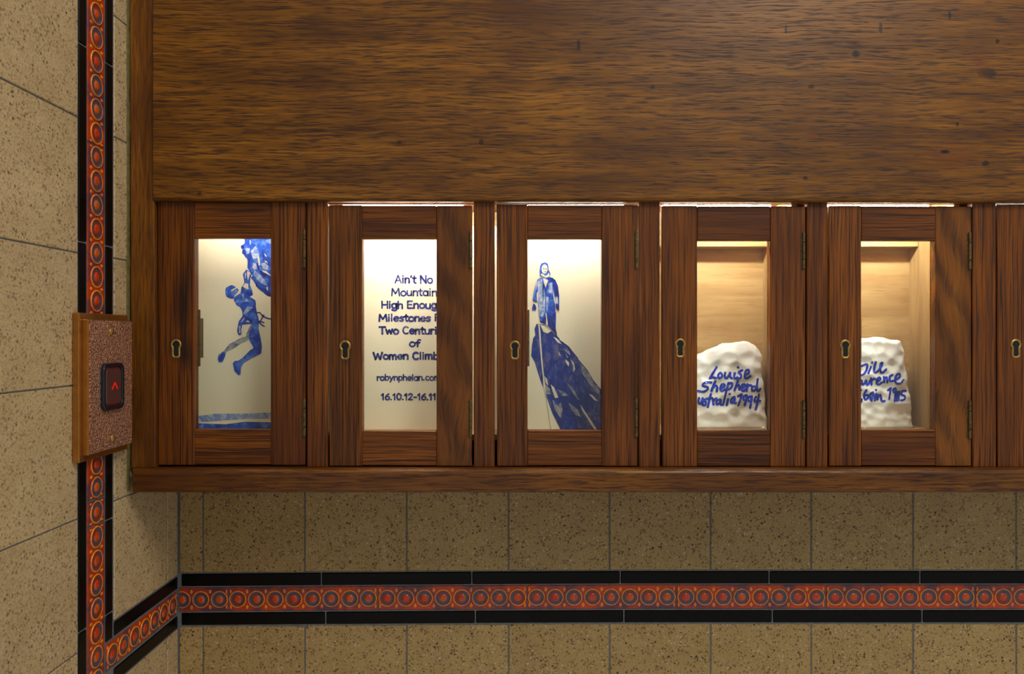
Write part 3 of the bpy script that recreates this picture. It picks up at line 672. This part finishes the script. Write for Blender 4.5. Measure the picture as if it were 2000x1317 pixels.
multi('painted_coat_gap', [[(152,600),(172,575),(176,760),(152,705)],[(408,560),(432,640),(456,750),(446,790),(422,680)],[(285,918),(305,925),(332,1118),(300,1095),(303,1000)]], INK_C, s3, .0012, cW)
strokes('painted_features', [[(255,205),(268,208)],[(292,208),(306,210)],[(280,256),(296,256)],[(250,380),(270,460),(296,520),(320,440)]], INK, s3, .0013, cW, 1.3)

# ---------------------------------------------------------------- porcelain rocks
def rock(name, label, top, right, left_px, d0, depth, seed, lean, sc_):
    bm = bmesh.new(); N = 44
    bmesh.ops.create_cube(bm, size=2); bmesh.ops.subdivide_edges(bm, edges=bm.edges[:], cuts=N, use_grid_fill=True)
    r = .3
    def ip(tb, x):
        if x <= tb[0][0]: return tb[0][1]
        for (a, b), (c, e) in zip(tb, tb[1:]):
            if x <= c: return b+(e-b)*(x-a)/(c-a)
        return tb[-1][1]
    dm = d0+.006
    for v in bm.verts:
        p = v.co.copy(); q = Vector([max(-(1-r), min(1-r, c)) for c in p])
        if p.z < -(1-r): q.z = p.z                   # keep the foot square
        nrm = p-q
        if nrm.length > 1e-6: p = q+nrm.normalized()*min(r, nrm.length*1.0 if p.z < -(1-r) else r)
        u, wv, t = (p.x+1)/2, (p.y+1)/2, (p.z+1)/2
        pr = ip(right, t); xr = X(pr, dm); xl = X(left_px, dm)
        x = xl+(xr-xl)*u
        zt = Z(ip(top, 1000+x/dm*F), dm)
        z = FL+.0004+(zt-FL)*t
        y = d0-D+lean*t+(depth-lean*.8*t)*wv
        v.co = (x, y, z)
    bm.normal_update()
    offs = []
    for v in bm.verts:
        t = min(1, max(0, (v.co.z-FL)/.012))
        a = noise.voronoi(Vector((v.co.x*sc_+seed, v.co.y*sc_*.7, v.co.z*sc_*1.15+seed)))[0]
        h = min(a[0], .75)**2*.0052 + (a[1]-a[0])*-.0004 + (noise.fractal(v.co*60+Vector((seed,)*3), 1, 2, 3))*.0009 - .0012
        offs.append(v.co+v.normal*h*t)
    for v, o_ in zip(bm.verts, offs): v.co = o_; v.co.z = max(v.co.z, FL+.0004)
    bvh = BVHTree.FromBMesh(bm)
    o = build(name, bm, PORC, None, smooth=True)
    tag(o, label, 'sculpture', 'white porcelain rocks in the lockers')
    return o, bvh
def on_rock(bvh, d0):
    cam_p = Vector((0, -D, 0))
    def fn(x, y, h):
        p = P(x, y, d0); dirn = (p-cam_p).normalized()
        hit, nn, idx, dist = bvh.ray_cast(cam_p, dirn)
        if hit is None: hit = P(x, y, d0+.004)
        return hit-dirn*h
    return fn
r1, b1 = rock('porcelain_rock', 'white porcelain rock with domed top sloping left, blue brushed name and year 1994', [(1330, 716), (1362, 698), (1390, 685), (1420, 673), (1448, 668.5), (1478, 671), (1490, 679), (1497, 690)], [(0, 1497.5), (.3, 1496), (.6, 1492), (.8, 1491), (1, 1495)], 1328, 1.113, .042, 3.0, .010, 50)
r2, b2 = rock('porcelain_rock', 'white porcelain rock with flat top, blue brushed name and year 1985', [(1645, 672), (1680, 667), (1715, 660.5), (1740, 662.5), (1762, 666), (1775, 676)], [(0, 1783), (.2, 1780), (.4, 1777), (.55, 1776), (.75, 1771), (1, 1772)], 1642, 1.113, .042, 7.7, .008, 62)
q4 = lambda p: (1355+p[0]/6.93, 660+p[1]/6.93)
q5 = lambda p: (1670+p[0]/6.5875, 650+p[1]/6.5875)
T4 = [[(308,398),(270,465),(218,548)],[(218,550),(255,536),(300,546)],[(355,475),(332,500),(335,540),(362,545),(385,515),(372,482),(355,475)],[(425,472),(418,520),(438,550),(470,520),(492,474)],[(492,478),(490,520),(515,548)],[(556,480),(545,530),(560,552),(590,535)],[(600,400)],[(655,440),(608,470),(640,505),(628,548),(578,548)],[(690,500),(740,482),(745,440),(712,440),(690,495),(705,552),(768,520)],
      [(238,606),(190,603),(130,620),(128,652),(185,668),(182,706),(125,732),(55,718)],[(292,590),(262,660),(240,722)],[(252,685),(300,650),(318,672),(310,726)],[(365,682),(415,660),(408,630),(375,640),(360,690),(380,720),(425,698)],[(470,612),(450,690),(432,752)],[(465,632),(508,610),(520,650),(492,690),(455,700)],[(598,582),(575,650),(552,712)],[(562,672),(600,642),(618,662),(616,704)],[(650,684),(690,660),(684,630),(655,645),(645,690),(665,722),(702,700)],[(726,630),(716,722)],[(724,665),(760,640),(782,655)],[(835,662),(798,662),(786,706),(815,718),(850,682)],[(866,560),(855,640),(856,705),(876,725),(902,690)],
      [(72,815),(64,870),(84,896),(108,860),(120,818)],[(120,820),(122,890)],[(175,826),(140,846),(165,880),(152,915),(118,910)],[(232,762),(210,850),(190,938)],[(165,832),(250,815)],[(258,832),(268,905)],[(264,862),(285,830),(310,820)],[(358,838),(315,850),(306,898),(345,890),(366,842),(366,902),(388,906)],[(438,742),(418,820),(398,906)],[(465,832),(446,912)],[(485,762)],[(552,800),(512,828),(510,880),(545,862),(556,808),(546,880),(570,886)],
      [(600,792),(650,765)],[(650,765),(630,840),(604,915)],[(718,778),(678,792),(672,838),(702,842),(720,785),(690,915)],[(785,790),(740,808),(735,852),(772,852),(788,790),(762,950)],[(842,800),(820,858),(900,855)],[(882,768),(862,880),(838,970)]]
T5 = [[(78,432),(155,408),(148,480),(112,535),(68,550)],[(205,440),(172,522)],[(220,385)],[(268,378),(245,470),(258,515),(298,490),(340,430),(352,388),(330,405),(324,480),(348,520),(402,470)],
      [(60,600),(76,612)],[(86,618),(94,672),(128,645),(142,608),(150,672),(176,660),(192,618)],[(206,588),(212,668)],[(212,622),(245,592),(264,600)],[(282,632),(325,602),(315,575),(286,600),(280,650),(308,668),(348,640)],[(370,568),(376,640)],[(378,602),(402,572),(415,600),(416,642)],[(484,542),(448,568),(452,624),(492,620)],[(512,612),(572,575),(572,530),(534,548),(514,615),(540,655),(590,652),(625,608)],
      [(86,855),(80,888)],[(75,740)],[(148,740),(116,800),(130,862),(164,842),(164,802),(132,808)],[(232,768),(196,798),(202,868),(234,822),(236,780),(214,880)],[(272,788),(254,872)],[(270,738)],[(296,800),(290,862)],[(296,830),(322,800),(334,830),(342,878),(382,880)],[(424,742),(460,715)],[(460,715),(440,852)],[(522,718),(495,730),(494,764),(522,760),(526,720),(522,800),(510,880)],[(570,758),(536,780),(558,820),(560,868),(532,870),(536,830),(574,792),(570,758)],[(652,748),(606,750)],[(606,750),(600,798),(640,818),(636,858),(590,872)]]
for T, q, bv, par, wd in ((T4, q4, b1, r1, 4.7), (T5, q5, b2, r2, 4.3)):
    bm = bmesh.new(); fr_ = on_rock(bv, 1.115)
    for s in T: stroke([q(p) for p in s], wd, fr_, .0004, bm)
    build('brushed_name', bm, INK_P, par)

# ---------------------------------------------------------------- lift call plate on the left wall
cp = empty('lift_call_plate', (XL, .945-D, -.1455), 'bronze-framed lift call plate with copper face and black up button on left wall', 'call button')
def lb(name, d0, d1, z0, z1, h0, h1, mat, b=0, seg=1, par=cp): return build(name, box(XL+h0, XL+h1, d0-D, d1-D, z0, z1, b, seg), mat, par)
lb('frame', .8885, 1.001, -.1453, .0282, .0004, .0088, BRONZE, .0012, 2)
lb('face_plate', .8945, .9965, -.1375, .0208, .0086, .0160, BRONZE, .001, 2)
lb('copper_skin', .8965, .9955, -.1362, .0196, .0160, .0165, COPPER)
def rr(cx, cz, hw, hh, r, h0, h1, name, mat, par, inset=None, n=6):
    pts = []
    for sx, sz, a0 in ((1, 1, 0), (-1, 1, 90), (-1, -1, 180), (1, -1, 270)):
        for q in range(n+1):
            a = math.radians(a0+90*q/n); pts.append((cx+sx*(hw-r)+r*math.cos(a), cz+sz*(hh-r)+r*math.sin(a)))
    bm = bmesh.new()
    def ring(k, h): return [bm.verts.new((XL+h, cx+(p[0]-cx)*k-D, cz+(p[1]-cz)*(1-(1-k)*hw/hh))) for p in pts]
    if inset:
        L = [ring(1, h0), ring(1, h1-.001), ring(.97, h1), ring(inset+.03, h1), ring(inset, h1-.001), ring(inset, h0)]
    else: L = [ring(1, h0), ring(1, h1-.0008), ring(.96, h1)]
    for A, B in zip(L, L[1:]):
        for q in range(len(pts)): bm.faces.new((A[q], A[(q+1) % len(pts)], B[(q+1) % len(pts)], B[q]))
    if inset: 
        A, B = L[-1], L[0]
        for q in range(len(pts)): bm.faces.new((A[q], A[(q+1) % len(pts)], B[(q+1) % len(pts)], B[q]))
    else: bm.faces.new(L[-1]); bm.faces.new(L[0][::-1])
    return build(name, bm, mat, par)
bc, bz = .944, -.0603
bz_ = rr(bc, bz, .0245, .0285, .009, .0166, .0208, 'button_bezel', PLASTIC, cp, inset=.80)
rr(bc, bz, .0197, .0237, .006, .0166, .0186, 'glow_rim', REDRIM, bz_)
rr(bc, bz, .0176, .0218, .005, .0187, .0204, 'button_lens', LENS, bz_)
bm = bmesh.new()
for s in (-1, 1):
    a = Vector((XL+.0206, bc-D+.001, bz+.0044)); b = Vector((XL+.0206, bc-D+.001+s*.0066, bz-.0034)); dv = (b-a).normalized(); nn = Vector((0, -dv.z, dv.y))*.0011
    vs = [bm.verts.new(p) for p in (a-nn, a+nn, b+nn, b-nn)]; v2 = [bm.verts.new(v.co+Vector((.0003, 0, 0))) for v in vs]
    bm.faces.new(vs); bm.faces.new(v2)
    for i in range(4): bm.faces.new((vs[i], v2[i], v2[(i+1) % 4], vs[(i+1) % 4]))
build('up_arrow', bm, REDLIT, bz_)
for (px, py) in ((217, 647.5), (219.5, 856.5)):
    d_ = .4895*F/(1000-px); z_ = (CY-py)/F*d_
    bm = bmesh.new(); bmesh.ops.create_uvsphere(bm, u_segments=16, v_segments=10, radius=.0050)
    for v in bm.verts:
        v.co = Vector((XL+.0165+max(0, v.co.z)*.55, d_-D+v.co.x, z_+v.co.y))
    bmesh.ops.remove_doubles(bm, verts=bm.verts[:], dist=1e-6)
    sN = build('screw', bm, BRASS, cp, smooth=True)
    build('screw_slot', box(XL+.0190, XL+.01935, d_-.0004-D, d_+.0004-D, z_-.003, z_+.003), HOLE, sN)  # black bar painted as the shade in the slot
# sealant bead between cabinet end and the tiles
bm = bmesh.new(); zz = [-.202+(.62+.202)*i/60 for i in range(61)]; prev = None
for z in zz:
    r = .0026+.0011*noise.noise(Vector((0, 0, z*45)))
    cur = [bm.verts.new((XL-.0003+r*max(0, math.cos(a)), 1.0185-D+r*1.5*math.sin(a), z)) for a in (-1.5708, -.9, -.3, .3, .9, 1.5708)]
    if prev:
        for q in range(5): bm.faces.new((prev[q], prev[q+1], cur[q+1], cur[q]))
    prev = cur
tag(build('trim_1', bm, CAULK, smooth=True), 'thin olive sealant bead running up between the cabinet end and the left wall tiles', kind='structure')
